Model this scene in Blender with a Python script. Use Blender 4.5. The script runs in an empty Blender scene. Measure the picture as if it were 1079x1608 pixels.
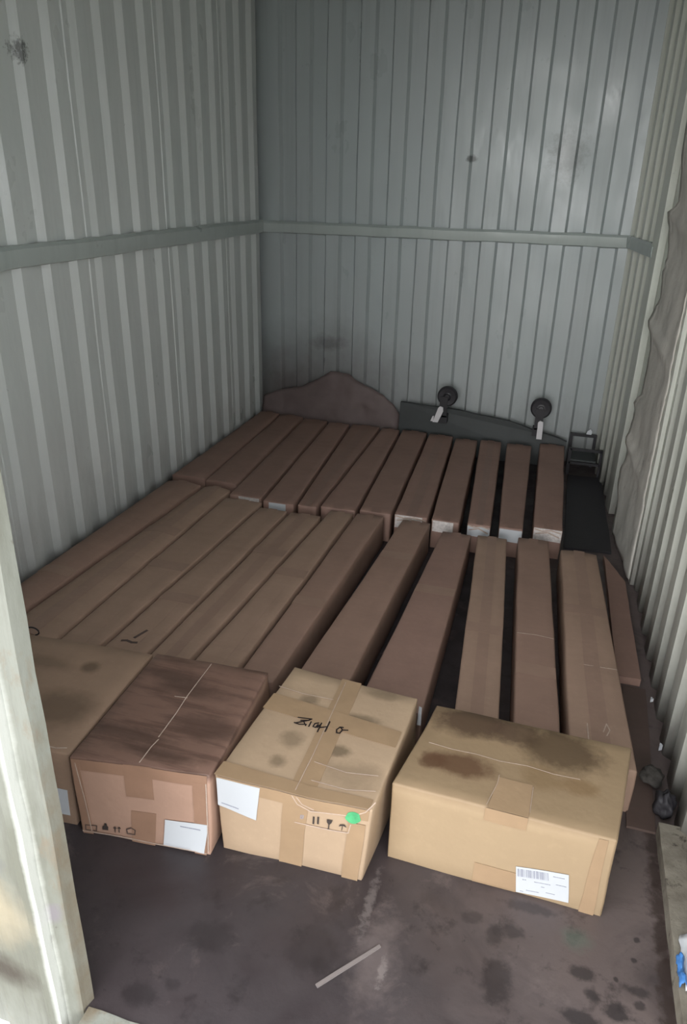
import bpy, bmesh, math, random
from mathutils import Vector, Matrix, noise
random.seed(7)
C = bpy.context.scene.collection
S = bpy.context.scene

# ------------------------------------------------------------------ camera
F = 1165.0; CX, CY = 539.5, 804.0; H = 1.6
_V = Vector((475-CX, 3400-CY, F)).normalized()
_D = Vector((915-CX, 290-CY, F)); _D = (_D - _D.dot(_V)*_V).normalized()
_R = _V.cross(_D)
M3 = Matrix((_R, _D, -_V))                      # camera (x right, y down, z forward) -> place
cam = bpy.data.cameras.new('camera'); camo = bpy.data.objects.new('camera', cam); C.objects.link(camo)
cam.sensor_fit = 'VERTICAL'; cam.sensor_height = 24; cam.lens = F/1608*24; cam.clip_start = .02
cx, cy, cz = M3.col[0], M3.col[1], M3.col[2]
camo.matrix_world = Matrix(((cx.x, -cy.x, -cz.x, 0), (cx.y, -cy.y, -cz.y, 0), (cx.z, -cy.z, -cz.z, H), (0, 0, 0, 1)))
S.camera = camo
# ------------------------------------------------------------------ light
S.view_settings.view_transform = 'Standard'; S.view_settings.look = 'None'
S.view_settings.gamma = 1; S.view_settings.exposure = -0.2
w = bpy.data.worlds.new('world'); S.world = w; w.use_nodes = True
w.node_tree.nodes['Background'].inputs[0].default_value = (.96, .98, 1.0, 1)
w.node_tree.nodes['Background'].inputs[1].default_value = 4.9
# soft overcast daylight falling in through the open front
def area(name, loc, target, sx, sy, power, col):
    l = bpy.data.lights.new(name, 'AREA'); l.shape = 'RECTANGLE'; l.size = sx; l.size_y = sy; l.energy = power; l.color = col
    o = bpy.data.objects.new(name, l); C.objects.link(o); o.location = loc
    o.rotation_euler = (Vector(target)-Vector(loc)).to_track_quat('-Z', 'Y').to_euler(); return o
area('daylight', (-.2, -8.0, 2.6), (-.3, 3.2, .8), 3.0, 2.6, 300, (1, .99, .97))

# ------------------------------------------------------------------ geometry helpers
def ray(px, py): return M3 @ Vector((px-CX, py-CY, F))
CAM = Vector((0, 0, H))
def on_z(px, py, z=0.0):
    d = ray(px, py); return CAM + d*((z-H)/d.z)
def on_plane(px, py, p, n):
    d = ray(px, py); return CAM + d*((Vector(p)-CAM).dot(n)/d.dot(n))

def tag(o, label=None, cat=None, group=None, kind=None):
    if label: o['label'] = label
    if cat: o['category'] = cat
    if group: o['group'] = group
    if kind: o['kind'] = kind
    return o
def empty(name, loc, label, cat, group=None):
    o = bpy.data.objects.new(name, None); C.objects.link(o); o.location = loc; o.empty_display_size = .05
    return tag(o, label, cat, group)
def link(name, verts, faces, mat, parent=None, smooth=35, origin=None):
    """verts in place coordinates; made local to the parent's location (or to origin)"""
    off = Vector(parent['_o']) if parent is not None and '_o' in parent else None
    if off is None:
        p = parent; off = Vector((0, 0, 0))
        while p is not None: off += p.location; p = p.parent
    if parent is None and origin is not None: off = Vector(origin)
    me = bpy.data.meshes.new(name)
    me.from_pydata([tuple(Vector(v)-off) for v in verts], [], faces); me.update()
    bm = bmesh.new(); bm.from_mesh(me); bmesh.ops.recalc_face_normals(bm, faces=bm.faces); bm.to_mesh(me); bm.free()
    me.materials.append(mat)
    if smooth:
        me.shade_smooth(); me.set_sharp_from_angle(angle=math.radians(smooth))
    o = bpy.data.objects.new(name, me); C.objects.link(o)
    if parent is not None: o.parent = parent
    elif origin is not None: o.location = origin
    return o
class MB:
    def __init__(s): s.v = []; s.f = []
    def quad(s, a, b, c, d):
        n = len(s.v); s.v += [Vector(a), Vector(b), Vector(c), Vector(d)]; s.f.append((n, n+1, n+2, n+3))
    def poly(s, pts):
        n = len(s.v); s.v += [Vector(p) for p in pts]; s.f.append(tuple(range(n, n+len(pts))))
    def prism(s, pts, ext):                       # polygon pts pushed along ext, closed
        n = len(s.v); k = len(pts); e = Vector(ext)
        s.v += [Vector(p) for p in pts] + [Vector(p)+e for p in pts]
        s.f.append(tuple(range(n, n+k))); s.f.append(tuple(range(n+2*k-1, n+k-1, -1)))
        for i in range(k):
            j = (i+1) % k; s.f.append((n+i, n+j, n+k+j, n+k+i))
    def box(s, x0, x1, y0, y1, z0, z1):
        s.prism([(x0, y0, z0), (x1, y0, z0), (x1, y1, z0), (x0, y1, z0)], (0, 0, z1-z0))
    def tube(s, pts, r, seg=8):
        pts = [Vector(p) for p in pts]; rings = []
        for i, p in enumerate(pts):
            t = (pts[min(i+1, len(pts)-1)]-pts[max(i-1, 0)]).normalized()
            a = t.cross(Vector((0, 0, 1)));
            if a.length < .01: a = t.cross(Vector((1, 0, 0)))
            a.normalize(); b = t.cross(a); n = len(s.v)
            s.v += [p + r*(math.cos(2*math.pi*k/seg)*a+math.sin(2*math.pi*k/seg)*b) for k in range(seg)]; rings.append(n)
        for i in range(len(rings)-1):
            for k in range(seg):
                j = (k+1) % seg; s.f.append((rings[i]+k, rings[i]+j, rings[i+1]+j, rings[i+1]+k))
        s.f.append(tuple(rings[0]+k for k in range(seg))); s.f.append(tuple(rings[-1]+k for k in reversed(range(seg))))
    def lathe(s, c, axis, prof, seg=28):          # prof: (radius, along axis), closed loop
        axis = Vector(axis).normalized(); a = axis.orthogonal().normalized(); b = axis.cross(a); c = Vector(c); n = len(s.v); k = len(prof)
        for i in range(seg):
            t = 2*math.pi*i/seg; d = a*math.cos(t)+b*math.sin(t)
            s.v += [c+d*r+axis*h for r, h in prof]
        for i in range(seg):
            for q in range(k):
                i2 = (i+1) % seg; q2 = (q+1) % k
                s.f.append((n+i*k+q, n+i*k+q2, n+i2*k+q2, n+i2*k+q))
    def build(s, name, mat, parent=None, smooth=35, origin=None):
        return link(name, s.v, s.f, mat, parent, smooth, origin)

# ------------------------------------------------------------------ materials
def nd(t, kind, **kw):
    n = t.nodes.new(kind)
    for k, v in kw.items():
        if k in n.inputs: n.inputs[k].default_value = v
        else: setattr(n, k, v)
    return n
def rgba(c): return (c[0], c[1], c[2], 1)
def srgb(r, g, b):
    f = lambda c: (c/255/12.92) if c/255 <= .04045 else ((c/255+.055)/1.055)**2.4
    return (f(r), f(g), f(b))
class Mat:
    def __init__(s, name, base, rough=.7, metal=0, spec=.5):
        s.m = bpy.data.materials.new(name); s.m.use_nodes = True; s.t = s.m.node_tree; s.b = s.t.nodes['Principled BSDF']
        s.b.inputs['Roughness'].default_value = rough; s.b.inputs['Metallic'].default_value = metal
        s.b.inputs['Specular IOR Level'].default_value = spec
        n = nd(s.t, 'ShaderNodeRGB'); n.outputs[0].default_value = rgba(base); s.c = n.outputs[0]
        s.co = nd(s.t, 'ShaderNodeTexCoord').outputs['Object']
        g = nd(s.t, 'ShaderNodeNewGeometry'); s.wp = g.outputs['Position']
    def vec(s, src, scale):
        n = nd(s.t, 'ShaderNodeMapping'); n.inputs['Scale'].default_value = scale; s.t.links.new(src, n.inputs[0]); return n.outputs[0]
    def noise(s, scale=(1, 1, 1), detail=6, rough=.6, src=None, k=1.0, dist=0):
        n = nd(s.t, 'ShaderNodeTexNoise'); n.inputs['Scale'].default_value = k; n.inputs['Detail'].default_value = detail
        n.inputs['Roughness'].default_value = rough; n.inputs['Distortion'].default_value = dist
        s.t.links.new(s.vec(src or s.co, scale), n.inputs['Vector']); return n.outputs[0]
    def rng(s, f, a, b, c=0., d=1.):
        n = nd(s.t, 'ShaderNodeMapRange'); n.clamp = True
        for i, v in zip((1, 2, 3, 4), (a, b, c, d)): n.inputs[i].default_value = v
        s.t.links.new(f, n.inputs[0]); return n.outputs[0]
    def math(s, op, a, b=None):
        n = nd(s.t, 'ShaderNodeMath', operation=op)
        for i, v in enumerate((a, b)):
            if v is None: continue
            if isinstance(v, (int, float)): n.inputs[i].default_value = v
            else: s.t.links.new(v, n.inputs[i])
        return n.outputs[0]
    def mix(s, fac, col):
        n = nd(s.t, 'ShaderNodeMix', data_type='RGBA')
        s.t.links.new(fac, n.inputs[0]); s.t.links.new(s.c, n.inputs[6])
        n.inputs[7].default_value = rgba(col); s.c = n.outputs[2]; return s
    def stain(s, c, r, col, k, soft=.35, warp=.5, wscale=30, src=None):
        src = src or s.co
        a = nd(s.t, 'ShaderNodeVectorMath', operation='SUBTRACT'); s.t.links.new(src, a.inputs[0]); a.inputs[1].default_value = c
        b = nd(s.t, 'ShaderNodeVectorMath', operation='DIVIDE'); s.t.links.new(a.outputs[0], b.inputs[0]); b.inputs[1].default_value = r
        l = nd(s.t, 'ShaderNodeVectorMath', operation='LENGTH'); s.t.links.new(b.outputs[0], l.inputs[0])
        nz = s.noise((1, 1, 1), 5, .65, src, wscale)
        d = s.math('ADD', l.outputs['Value'], s.math('MULTIPLY', s.math('SUBTRACT', nz, .5), warp*2))
        s.mix(s.rng(d, 1-soft, 1+soft*.4, k, 0), col); return s
    def bump(s, f, strength=.3, dist=.002):
        n = nd(s.t, 'ShaderNodeBump'); n.inputs['Strength'].default_value = strength; n.inputs['Distance'].default_value = dist
        s.t.links.new(f, n.inputs['Height'])
        if s.b.inputs['Normal'].is_linked: s.t.links.new(s.b.inputs['Normal'].links[0].from_socket, n.inputs['Normal'])
        s.t.links.new(n.outputs[0], s.b.inputs['Normal']); return s
    def roughness(s, f): s.t.links.new(f, s.b.inputs['Roughness']); return s
    def done(s): s.t.links.new(s.c, s.b.inputs['Base Color']); return s.m

def wall_mat(name, base, stains=(), dirt=.5, along='y'):
    m = Mat(name, base, .4, 0, .5)
    big = m.noise((1.3, 1.3, .7), 5, .6)
    m.mix(m.rng(big, .35, .7, 0, .45), tuple(c*k for c, k in zip(base, (.86, .93, .92))))
    streak = m.noise((14, 14, .5), 5, .7)
    m.mix(m.rng(streak, .5, .8, 0, .35*dirt*2), tuple(c*.62 for c in base))
    spots = m.noise((9, 9, 7), 9, .75)
    m.mix(m.rng(spots, .66, .74, 0, .7*dirt), srgb(70, 66, 60))
    spk = m.noise((38, 38, 22), 6, .7)
    m.mix(m.rng(spk, .70, .76, 0, .6), srgb(58, 56, 52))
    sp = nd(m.t, 'ShaderNodeSeparateXYZ'); m.t.links.new(m.co, sp.inputs[0])
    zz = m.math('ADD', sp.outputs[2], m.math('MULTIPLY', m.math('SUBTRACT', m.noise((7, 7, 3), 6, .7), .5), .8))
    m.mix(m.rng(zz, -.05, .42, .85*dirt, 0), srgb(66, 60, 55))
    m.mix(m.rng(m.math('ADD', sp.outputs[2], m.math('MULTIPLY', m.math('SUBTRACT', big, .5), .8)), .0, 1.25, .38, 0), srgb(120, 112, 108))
    for st in stains: m.stain(*st)
    m.roughness(m.rng(m.noise((5, 5, 3), 4, .6), .3, .7, .26, .5))
    m.bump(m.noise((5, 5, 2.5), 3, .5), .5, .02); m.bump(m.noise((60, 60, 40), 4, .6), .15, .002)
    return m.done()
def kraft(name, base, stains=(), dirty=.4, rough=.62):
    m = Mat(name, base, rough, 0, .35)
    m.mix(m.rng(m.noise((6, 6, 6), 5, .6), .35, .7, 0, dirty), tuple(c*.66 for c in base))
    m.mix(m.rng(m.noise((3, 22, 12), 5, .65), .5, .75, 0, dirty*.6), tuple(c*.7 for c in base))
    m.mix(m.rng(m.noise((40, 40, 40), 4, .6), .55, .8, 0, .25), tuple(min(1, c*1.25) for c in base))
    for st in stains: m.stain(*st)
    m.bump(m.noise((14, 14, 14), 4, .55), .35, .006); m.bump(m.noise((120, 30, 30), 3, .5), .12, .001)
    return m.done()
def flat(name, base, rough=.6, metal=0, var=.2, scale=20, bump=.2, spec=.5):
    m = Mat(name, base, rough, metal, spec)
    m.mix(m.rng(m.noise((scale,)*3, 5, .6), .35, .7, 0, var), tuple(c*.55 for c in base))
    m.bump(m.noise((scale*2,)*3, 4, .6), bump, .003); return m.done()

WALL = srgb(208, 212, 210)
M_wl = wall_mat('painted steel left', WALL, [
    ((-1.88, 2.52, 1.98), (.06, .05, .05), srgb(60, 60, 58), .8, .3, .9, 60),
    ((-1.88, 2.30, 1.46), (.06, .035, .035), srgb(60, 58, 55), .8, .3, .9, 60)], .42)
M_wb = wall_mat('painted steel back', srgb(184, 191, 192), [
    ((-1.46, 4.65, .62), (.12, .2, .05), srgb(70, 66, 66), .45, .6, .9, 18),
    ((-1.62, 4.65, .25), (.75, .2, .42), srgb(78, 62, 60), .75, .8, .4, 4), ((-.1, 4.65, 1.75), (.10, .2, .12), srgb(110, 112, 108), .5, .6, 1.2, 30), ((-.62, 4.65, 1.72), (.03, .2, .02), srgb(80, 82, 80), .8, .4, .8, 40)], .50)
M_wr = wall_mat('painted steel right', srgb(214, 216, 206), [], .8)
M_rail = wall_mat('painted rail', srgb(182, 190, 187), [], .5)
M_ceil = flat('grey ceiling paint', srgb(205, 210, 206), .6)
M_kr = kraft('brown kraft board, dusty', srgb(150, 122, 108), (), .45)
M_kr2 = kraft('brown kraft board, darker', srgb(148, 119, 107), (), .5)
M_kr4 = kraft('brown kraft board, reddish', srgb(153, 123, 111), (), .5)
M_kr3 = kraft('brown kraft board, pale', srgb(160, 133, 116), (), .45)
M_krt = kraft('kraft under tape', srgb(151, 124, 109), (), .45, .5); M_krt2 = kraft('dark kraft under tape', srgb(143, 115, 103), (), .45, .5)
M_tape = flat('brown packing tape', srgb(150, 118, 98), .38, 0, .35, 12, .35)
M_tape_l = flat('tan packing tape', srgb(160, 134, 106), .36, 0, .25, 12, .35)
M_film = flat('clear glossy tape film', srgb(190, 170, 156), .22, 0, .4, 60, .6)
M_paper = flat('white label paper', srgb(190, 193, 197), .5, 0, .06, 8, .05)
M_silver = flat('crinkled pale tape', srgb(222, 214, 210), .25, 0, .75, 90, 1)
M_ink = flat('dark print', srgb(62, 54, 50), .6, 0, .1)
M_inkg = flat('faded grey print', srgb(150, 152, 165), .6, 0, .1)
M_pen = flat('black marker ink', srgb(30, 22, 24), .5, 0, .05)
M_green = flat('green sticker', srgb(86, 176, 120), .4, 0, .8, 45, .3)
M_black = flat('black rubber', srgb(44, 42, 46), .6, 0, .3, 14, .4)
M_blackm = flat('black painted metal', srgb(34, 32, 36), .45, 0, .3, 20, .3)
M_deck = flat('dark green grey board', srgb(58, 62, 62), .6, 0, .4, 9, .4)
M_white = flat('pale grey bracket', srgb(214, 212, 214), .4, 0, .15, 20, .1)
M_brown = kraft('brown stained board', srgb(92, 76, 70), (), .7)
M_brown2 = kraft('dull brown crumpled paper', srgb(112, 98, 96), (), .5)
M_lump = flat('grey dusty lump', srgb(70, 66, 62), .9, 0, .7, 40, 1)
M_blue = flat('blue plastic', srgb(70, 125, 190), .35, 0, .2, 20, .2)

# ------------------------------------------------------------------ the room
BACK = 4.65; XL = -1.91; TOP = 2.66; FRONT = .81
def corrugated(name, p0, p1, z0, z1, period, flat_out, slope, depth, mat, inward, phase=0, wide=None, nz=14, amp=.004):
    """trapezoid sheet from p0 to p1 (plan), valleys pushed away from 'inward'"""
    p0, p1, inward = Vector(p0), Vector(p1), Vector(inward)
    L = (p1-p0).length; t = (p1-p0)/L; prof = [(0, 0.)]
    u = phase; k = 0
    while u < L:
        a = period-flat_out-2*slope
        pts = [(u, 0), (u+slope, depth), (u+slope+a, depth), (u+2*slope+a, 0)]
        if wide and k % 4 == wide: pts = [(u, 0), (u+slope, depth), (u+slope+a*.45, depth), (u+slope+a*.5, depth*.8), (u+slope+a, depth*.8), (u+2*slope+a, 0)]
        prof += [q for q in pts if 0 < q[0] < L]; u += period; k += 1
    prof.append((L, prof[-1][1])); v = []; f = []
    for i in range(nz+1):
        z = z0+(z1-z0)*i/nz
        for (u, d) in prof:
            q = p0+t*u
            n = noise.noise(Vector((q.x*3.1, q.y*3.1, z*1.7)))*amp
            m = noise.noise(Vector((q.x*9, q.y*9+4, z*2.7)))*amp
            v.append((q.x-inward.x*(d+n)+t.x*m, q.y-inward.y*(d+n)+t.y*m, z))
    k = len(prof)
    for i in range(nz):
        for j in range(k-1):
            f.append((i*k+j, i*k+j+1, (i+1)*k+j+1, (i+1)*k+j))
    o = link(name, v, f, mat, smooth=12)
    sm = o.modifiers.new('thickness', 'SOLIDIFY'); sm.thickness = .003; sm.offset = 0
    return tag(o, kind='structure')
# left wall: ribs with the pitch measured on the photograph
corrugated('wall_left', (XL, FRONT), (XL, BACK+.04), -.02, TOP, .1695, .056, .024, .024, M_wl, (1, 0), phase=.088, wide=3)
corrugated('wall_back', (XL-.05, BACK), (.36, BACK), -.02, TOP, .191, .078, .014, .028, M_wb, (0, -1), phase=.18)
PR = [Vector((.292, BACK)), Vector((.375, 3.98)), Vector((.455, 3.12)), Vector((.475, 1.62)), Vector((.50, FRONT))]
def nin(a, b):
    t = (b-a).normalized(); return (t.y, -t.x) if t.y < 0 and False else (-abs(t.y), t.x*(1 if t.y > 0 else -1))
n01 = (PR[1]-PR[0]).normalized(); IN1 = (n01.y, -n01.x)
IN1 = (-abs(IN1[0]), IN1[1] if IN1[0] < 0 else -IN1[1])
corrugated('wall_right', PR[0]+(PR[0]-PR[1])*.06, PR[1], -.02, TOP, .165, .05, .03, .030, M_wr, IN1, phase=.05, amp=.002)
n34 = (PR[4]-PR[2]).normalized(); IN2 = (n34.y, -n34.x); IN2 = (-abs(IN2[0]), IN2[1] if IN2[0] < 0 else -IN2[1])
corrugated('wall_right_near', PR[2], PR[4], -.02, TOP, .175, .075, .028, .034, M_wr, IN2, phase=.07, amp=.003)
# plain steel behind the loose panel
n12 = (PR[2]-PR[1]).normalized(); IN3 = Vector((-abs(n12.y), 0)); IN3 = Vector((n12.y, -n12.x)); IN3 = IN3 if IN3.x < 0 else -IN3
b = MB(); o3 = -IN3*.02
b.prism([(PR[1].x+o3.x, PR[1].y+o3.y, -.02), (PR[2].x+o3.x, PR[2].y+o3.y, -.02), (PR[2].x+o3.x*2, PR[2].y+o3.y*2, -.02), (PR[1].x+o3.x*2, PR[1].y+o3.y*2, -.02)], (0, 0, TOP+.02))
tag(b.build('wall_right_middle', M_wr, smooth=0), kind='structure')
# ceiling, floor, outside ground
b = MB(); b.box(XL-.05, .62, FRONT-.04, BACK+.05, TOP, TOP+.04); tag(b.build('ceiling', M_ceil, smooth=0), kind='structure')
mf = Mat('dark stained plywood floor', srgb(58, 51, 53), .5)
mf.mix(mf.rng(mf.noise((1.6, 1.6, 1), 6, .6), .38, .62, 0, .7), srgb(40, 37, 40))
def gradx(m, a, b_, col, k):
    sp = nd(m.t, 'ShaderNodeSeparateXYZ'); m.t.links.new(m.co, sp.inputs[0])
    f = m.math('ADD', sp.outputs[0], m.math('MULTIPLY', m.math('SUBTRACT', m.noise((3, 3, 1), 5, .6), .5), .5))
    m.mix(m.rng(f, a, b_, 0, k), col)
gradx(mf, -.25, .45, srgb(108, 95, 92), .8)  # doorway light painted in: floor colour itself lightens towards the right
mf.mix(mf.rng(mf.noise((2.6, 2.6, 1), 7, .62, dist=.8), .48, .66, 0, .75), srgb(46, 39, 41))
mf.mix(mf.rng(mf.noise((5, 5, 1), 8, .7, dist=.5), .56, .74, 0, .5), srgb(116, 103, 100))
mf.mix(mf.rng(mf.noise((11, 11, 1), 8, .68), .56, .66, 0, .65), srgb(36, 31, 33))
mf.mix(mf.rng(mf.noise((26, 26, 1), 7, .65, dist=.6), .64, .70, 0, .5), srgb(30, 26, 28))
for (px, py, rx, ry, kk) in [(915, 1528, .03, .018, .9), (930, 1562, .018, .018, .95), (968, 1590, .03, .02, .95), (912, 1600, .04, .02, .95), (1002, 1558, .032, .013, .8), (1004, 1580, .014, .012, .8), (780, 1540, .035, .06, .8), (775, 1470, .02, .03, .7), (803, 1462, .028, .02, .75),
                             (1000, 1476, .008, .008, .9), (996, 1508, .007, .007, .9), (967, 1538, .006, .006, .9), (740, 1440, .03, .02, .6), (830, 1425, .06, .018, .6), (220, 1560, .04, .03, .7), (270, 1545, .02, .015, .6), (500, 1515, .03, .02, .5), (330, 1470, .06, .04, .6), (490, 1490, .06, .07, .5)]:
    q = on_z(px, py, 0); mf.stain((q.x, q.y, 0), (rx, ry, .1), srgb(34, 29, 31), kk*.85, .35, .95, 34)
q = on_z(580, 1420); mf.stain((q.x, q.y, 0), (.012, .09, .1), srgb(130, 122, 120), .35, .6, 1.5, 60)
q = on_z(600, 1525); mf.stain((q.x, q.y, 0), (.010, .03, .1), srgb(140, 132, 130), .45, .5, 1.7, 70)
q = on_z(590, 1500); mf.stain((q.x, q.y, 0), (.05, .12, .1), srgb(116, 104, 102), .4, .6, .9, 25)
q = on_z(905, 1475); mf.stain((q.x, q.y, 0), (.035, .03, .1), srgb(78, 92, 84), .5, .7, .9, 26)
for k_ in range(9): mf.stain((.418-.0005*k_, 1.62-.09*k_, 0), (.022, .06, .1), srgb(44, 32, 28), .8, .5, 1.1, 40)
mf.roughness(mf.rng(mf.noise((5, 5, 1), 5, .6), .35, .65, .38, .7)); mf.bump(mf.noise((30, 30, 1), 6, .65), .25, .004)
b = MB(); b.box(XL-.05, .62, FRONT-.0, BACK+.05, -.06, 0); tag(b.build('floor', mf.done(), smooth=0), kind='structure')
mg = Mat('outside concrete', srgb(150, 146, 138), .9); mg.mix(mg.rng(mg.noise((3, 3, 3), 8, .7), .4, .7, 0, .5), srgb(110, 106, 100))
b = MB(); b.box(-7, 7, -9, FRONT-.07, -.2, -.12); tag(b.build('ground', mg.done(), smooth=0), kind='structure')
# worn steel threshold in front of the floor
_d = Mat('dirty cream beam', srgb(136, 130, 118), .7)
_d.mix(_d.rng(_d.noise((7, 7, 7), 7, .68), .42, .62, 0, .75), srgb(92, 84, 74)); _d.mix(_d.rng(_d.noise((24, 24, 24), 7, .7), .58, .66, 0, .8), srgb(52, 44, 38)); _d.bump(_d.noise((30, 30, 30), 6, .7), .5, .006); M_beam = _d.done()
M_wornp = Mat('worn cream paint on steel', srgb(128, 130, 122), .55)
m = M_wornp
m.mix(m.rng(m.noise((5, 5, 1.6), 6, .65), .42, .62, 0, .7), srgb(98, 98, 86))
m.mix(m.rng(m.noise((60, 60, 2.5), 6, .7), .52, .70, 0, .5), srgb(88, 86, 80))
m.mix(m.rng(m.noise((9, 9, 3.5), 9, .72), .58, .68, 0, .75), srgb(120, 108, 92))
m.mix(m.rng(m.noise((16, 16, 10), 9, .75), .64, .70, 0, .8), srgb(70, 58, 50))
for st in [((-1.0, .77, .10), (.17, .2, .05), srgb(62, 54, 46), .9, .5, .5, 14), ((-.93, .77, .42), (.06, .2, .05), srgb(96, 92, 104), .7, .5, .6, 18),
           ((-.95, .77, .28), (.12, .2, .10), srgb(170, 156, 130), .7, .7, .5, 12), ((-.79, .78, .30), (.02, .2, .03), srgb(120, 114, 120), .8, .4, .5, 30),
           ((-.75, .82, .1), (.022, .05, .7), srgb(104, 90, 70), .7, .5, .7, 16), ((-.797, .775, .4), (.012, .02, 1.2), srgb(190, 192, 186), .8, .5, .5, 12)]: m.stain(*st)  # last patch paints a bright highlight down the ridge of the post
m.bump(m.noise((18, 18, 6), 5, .6), .5, .006); M_worn = m.done()
v = MB()
n = 40
def worn_edge(x0, x1, y0, y1, z):
    pts = []
    for i in range(n+1):
        t = i/n; x = x0+(x1-x0)*t; pts.append((x, y1+.003*noise.noise(Vector((x*25, 0, 0))), z))
    return pts
top = worn_edge(-.76, .50, .72, FRONT+.004, .004)
v.prism(top + [(.50, .72, .004), (-.76, .72, .004)], (0, 0, -.13))
tag(v.build('trim_threshold', M_worn, smooth=0), kind='structure')
# front wall: post and panel left of the opening, header above
def extrude_profile(name, prof, z0, z1, mat, nz=26, amp=.003):
    v = []; f = []; k = len(prof)
    for i in range(nz+1):
        z = z0+(z1-z0)*i/nz
        for (x, y) in prof:
            a = noise.noise(Vector((x*14, y*14, z*7)))*amp; v.append((x+a, y+a*.8, z))
    for i in range(nz):
        for j in range(k):
            j2 = (j+1) % k; f.append((i*k+j, i*k+j2, (i+1)*k+j2, (i+1)*k+j))
    f.append(tuple(range(k))); f.append(tuple(reversed([nz*k+j for j in range(k)])))
    return tag(link(name, v, f, mat, smooth=22), kind='structure')
extrude_profile('wall_front', [(-.760, .835), (-.766, .806), (-.796, .790), (-.799, .772), (-.822, .766), (-.832, .776), (-.95, .782), (-.962, .795), (XL-.03, .80), (XL-.03, .84)], -.12, TOP, M_worn)
b = MB(); b.box(-.80, .56, FRONT-.03, FRONT+.03, 2.38, TOP); tag(b.build('wall_front_header', M_worn, smooth=0), kind='structure')
# mid-height rails (pressed angle bar), notched by the sheet behind
def rail(name, p0, p1, inward, z0=1.280, z1=1.357, d=.030, n=60):
    p0, p1, inward = Vector(p0), Vector(p1), Vector(inward); v = []; f = []
    prof = [(-.01, z1), (d*.5, z1), (d, z1-.012), (d, z0+.03), (d*.8, z0+.004), (-.01, z0-.004)]
    k = len(prof)
    for i in range(n+1):
        q = p0.lerp(p1, i/n)
        for (dd, z) in prof:
            w_ = noise.noise(Vector((q.x*5, q.y*5, z*9)))*.004
            v.append((q.x+inward.x*(dd+w_), q.y+inward.y*(dd+w_), z+w_))
    for i in range(n):
        for j in range(k): f.append((i*k+j, i*k+(j+1) % k, (i+1)*k+(j+1) % k, (i+1)*k+j))
    f.append(tuple(range(k))); f.append(tuple(reversed([n*k+j for j in range(k)])))
    return tag(link(name, v, f, M_rail, smooth=25), kind='structure')
rail('trim_left', (XL, FRONT+.04), (XL, BACK), (1, 0))
rail('trim_back', (XL+.02, BACK), (.292, BACK), (0, -1), 1.285, 1.352)
rail('trim_right', PR[0], PR[1], IN1, 1.285, 1.352, .02)
# bolt plate that joins the back rail near the right corner
# vertical post and flange on the right wall
def upright(name, p, wid, t, depth, mat, z1=TOP):
    p = Vector(p); t = Vector(t).normalized(); nn = Vector((-abs(t.y), t.x if t.y > 0 else -t.x)); nn = Vector((-t.y, t.x)); nn = nn if nn.x < 0 else -nn
    a, c = p+nn*depth, p+t*wid+nn*depth
    return extrude_profile(name, [tuple(p-nn*.02), tuple(a), tuple(a+t*.006+nn*.004), tuple(c), tuple(p+t*wid-nn*.02)], -.02, z1, mat, amp=.002)
upright('trim_post', PR[1]+Vector((-.004, .03)), .13, PR[2]-PR[1], .012, M_wr)
upright('trim_flange', PR[2]+Vector((0, .03)), .05, PR[4]-PR[2], .018, M_wr)
# base beam along the right wall near the door
b = MB(); pts = []
for i in range(25):
    y = FRONT+(1.665-FRONT)*i/24; pts.append((.428+.003*noise.noise(Vector((y*18, 1, 0))), y, 0))
b.prism(pts + [(.50, 1.665, 0), (.54, FRONT, 0)], (0, 0, .045)); tag(b.build('baseboard_right', M_beam, smooth=0), kind='structure')

# ------------------------------------------------------------------ loose torn panel on the right wall
tdir = (PR[2]-PR[1]); nn = IN3
EDGE = []
for (px, py) in ((972, 782), (971, 762), (976, 735), (984, 722), (987, 708), (989, 685), (991, 665), (997, 648), (994, 632), (1000, 622), (1007, 619), (1013, 585), (1019, 545), (1021, 520), (1022, 500), (1024, 482), (1031, 472), (1034, 455), (1037, 436), (1035, 429), (1042, 420), (1043, 408), (1048, 401), (1047, 380), (1049, 365), (1048, 350), (1054, 331), (1062, 318), (1070, 250), (1078, 200)):
    q = on_plane(px, py, (PR[1].x+nn.x*.03, PR[1].y+nn.y*.03, 0), Vector((nn.x, nn.y, 0)))
    EDGE.append((q.z, (Vector((q.x, q.y))-PR[1]).dot(tdir.normalized())))
EDGE.sort()
def panel_edge(z):                                # torn left edge: distance along the wall, by height
    if z <= EDGE[0][0]: return EDGE[0][1]
    for (a, x), (b_, y) in zip(EDGE, EDGE[1:]):
        if z <= b_: return x+(y-x)*(z-a)/max(b_-a, 1e-4)
    return EDGE[-1][1]
L = tdir.length; td = tdir/L; v = []; f = []; nz, nu = 90, 22
for i in range(nz+1):
    z = .01+1.95*i/nz; e = panel_edge(z)
    for j in range(nu+1):
        u = e+(L-.01-e)*j/nu; t = j/nu
        d = .020+.006*math.sin(z*3.1+1)*(1-t)
        for (zc, wdt, am) in ((.50, .03, .016), (1.04, .03, .022), (1.50, .022, .020)):
            d += am*math.exp(-((z-(zc-.10*t))/wdt)**2)*(1-.75*t)
        d += .010*noise.noise(Vector((u*7, z*5, 3)))+.004*noise.noise(Vector((u*25, z*22, 1)))
        if j == 0: d += .006
        q = PR[1]+td*u+nn*d; v.append((q.x, q.y, z))
for i in range(nz):
    for j in range(nu): f.append((i*(nu+1)+j, i*(nu+1)+j+1, (i+1)*(nu+1)+j+1, (i+1)*(nu+1)+j))
mp = Mat('dull grey sheet', srgb(212, 208, 200), .7)
mp.mix(mp.rng(mp.noise((4, 4, 2), 6, .65), .4, .7, 0, .6), srgb(176, 172, 164)); mp.mix(mp.rng(mp.noise((14, 14, 6), 7, .7), .6, .72, 0, .6), srgb(110, 102, 92))
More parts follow.
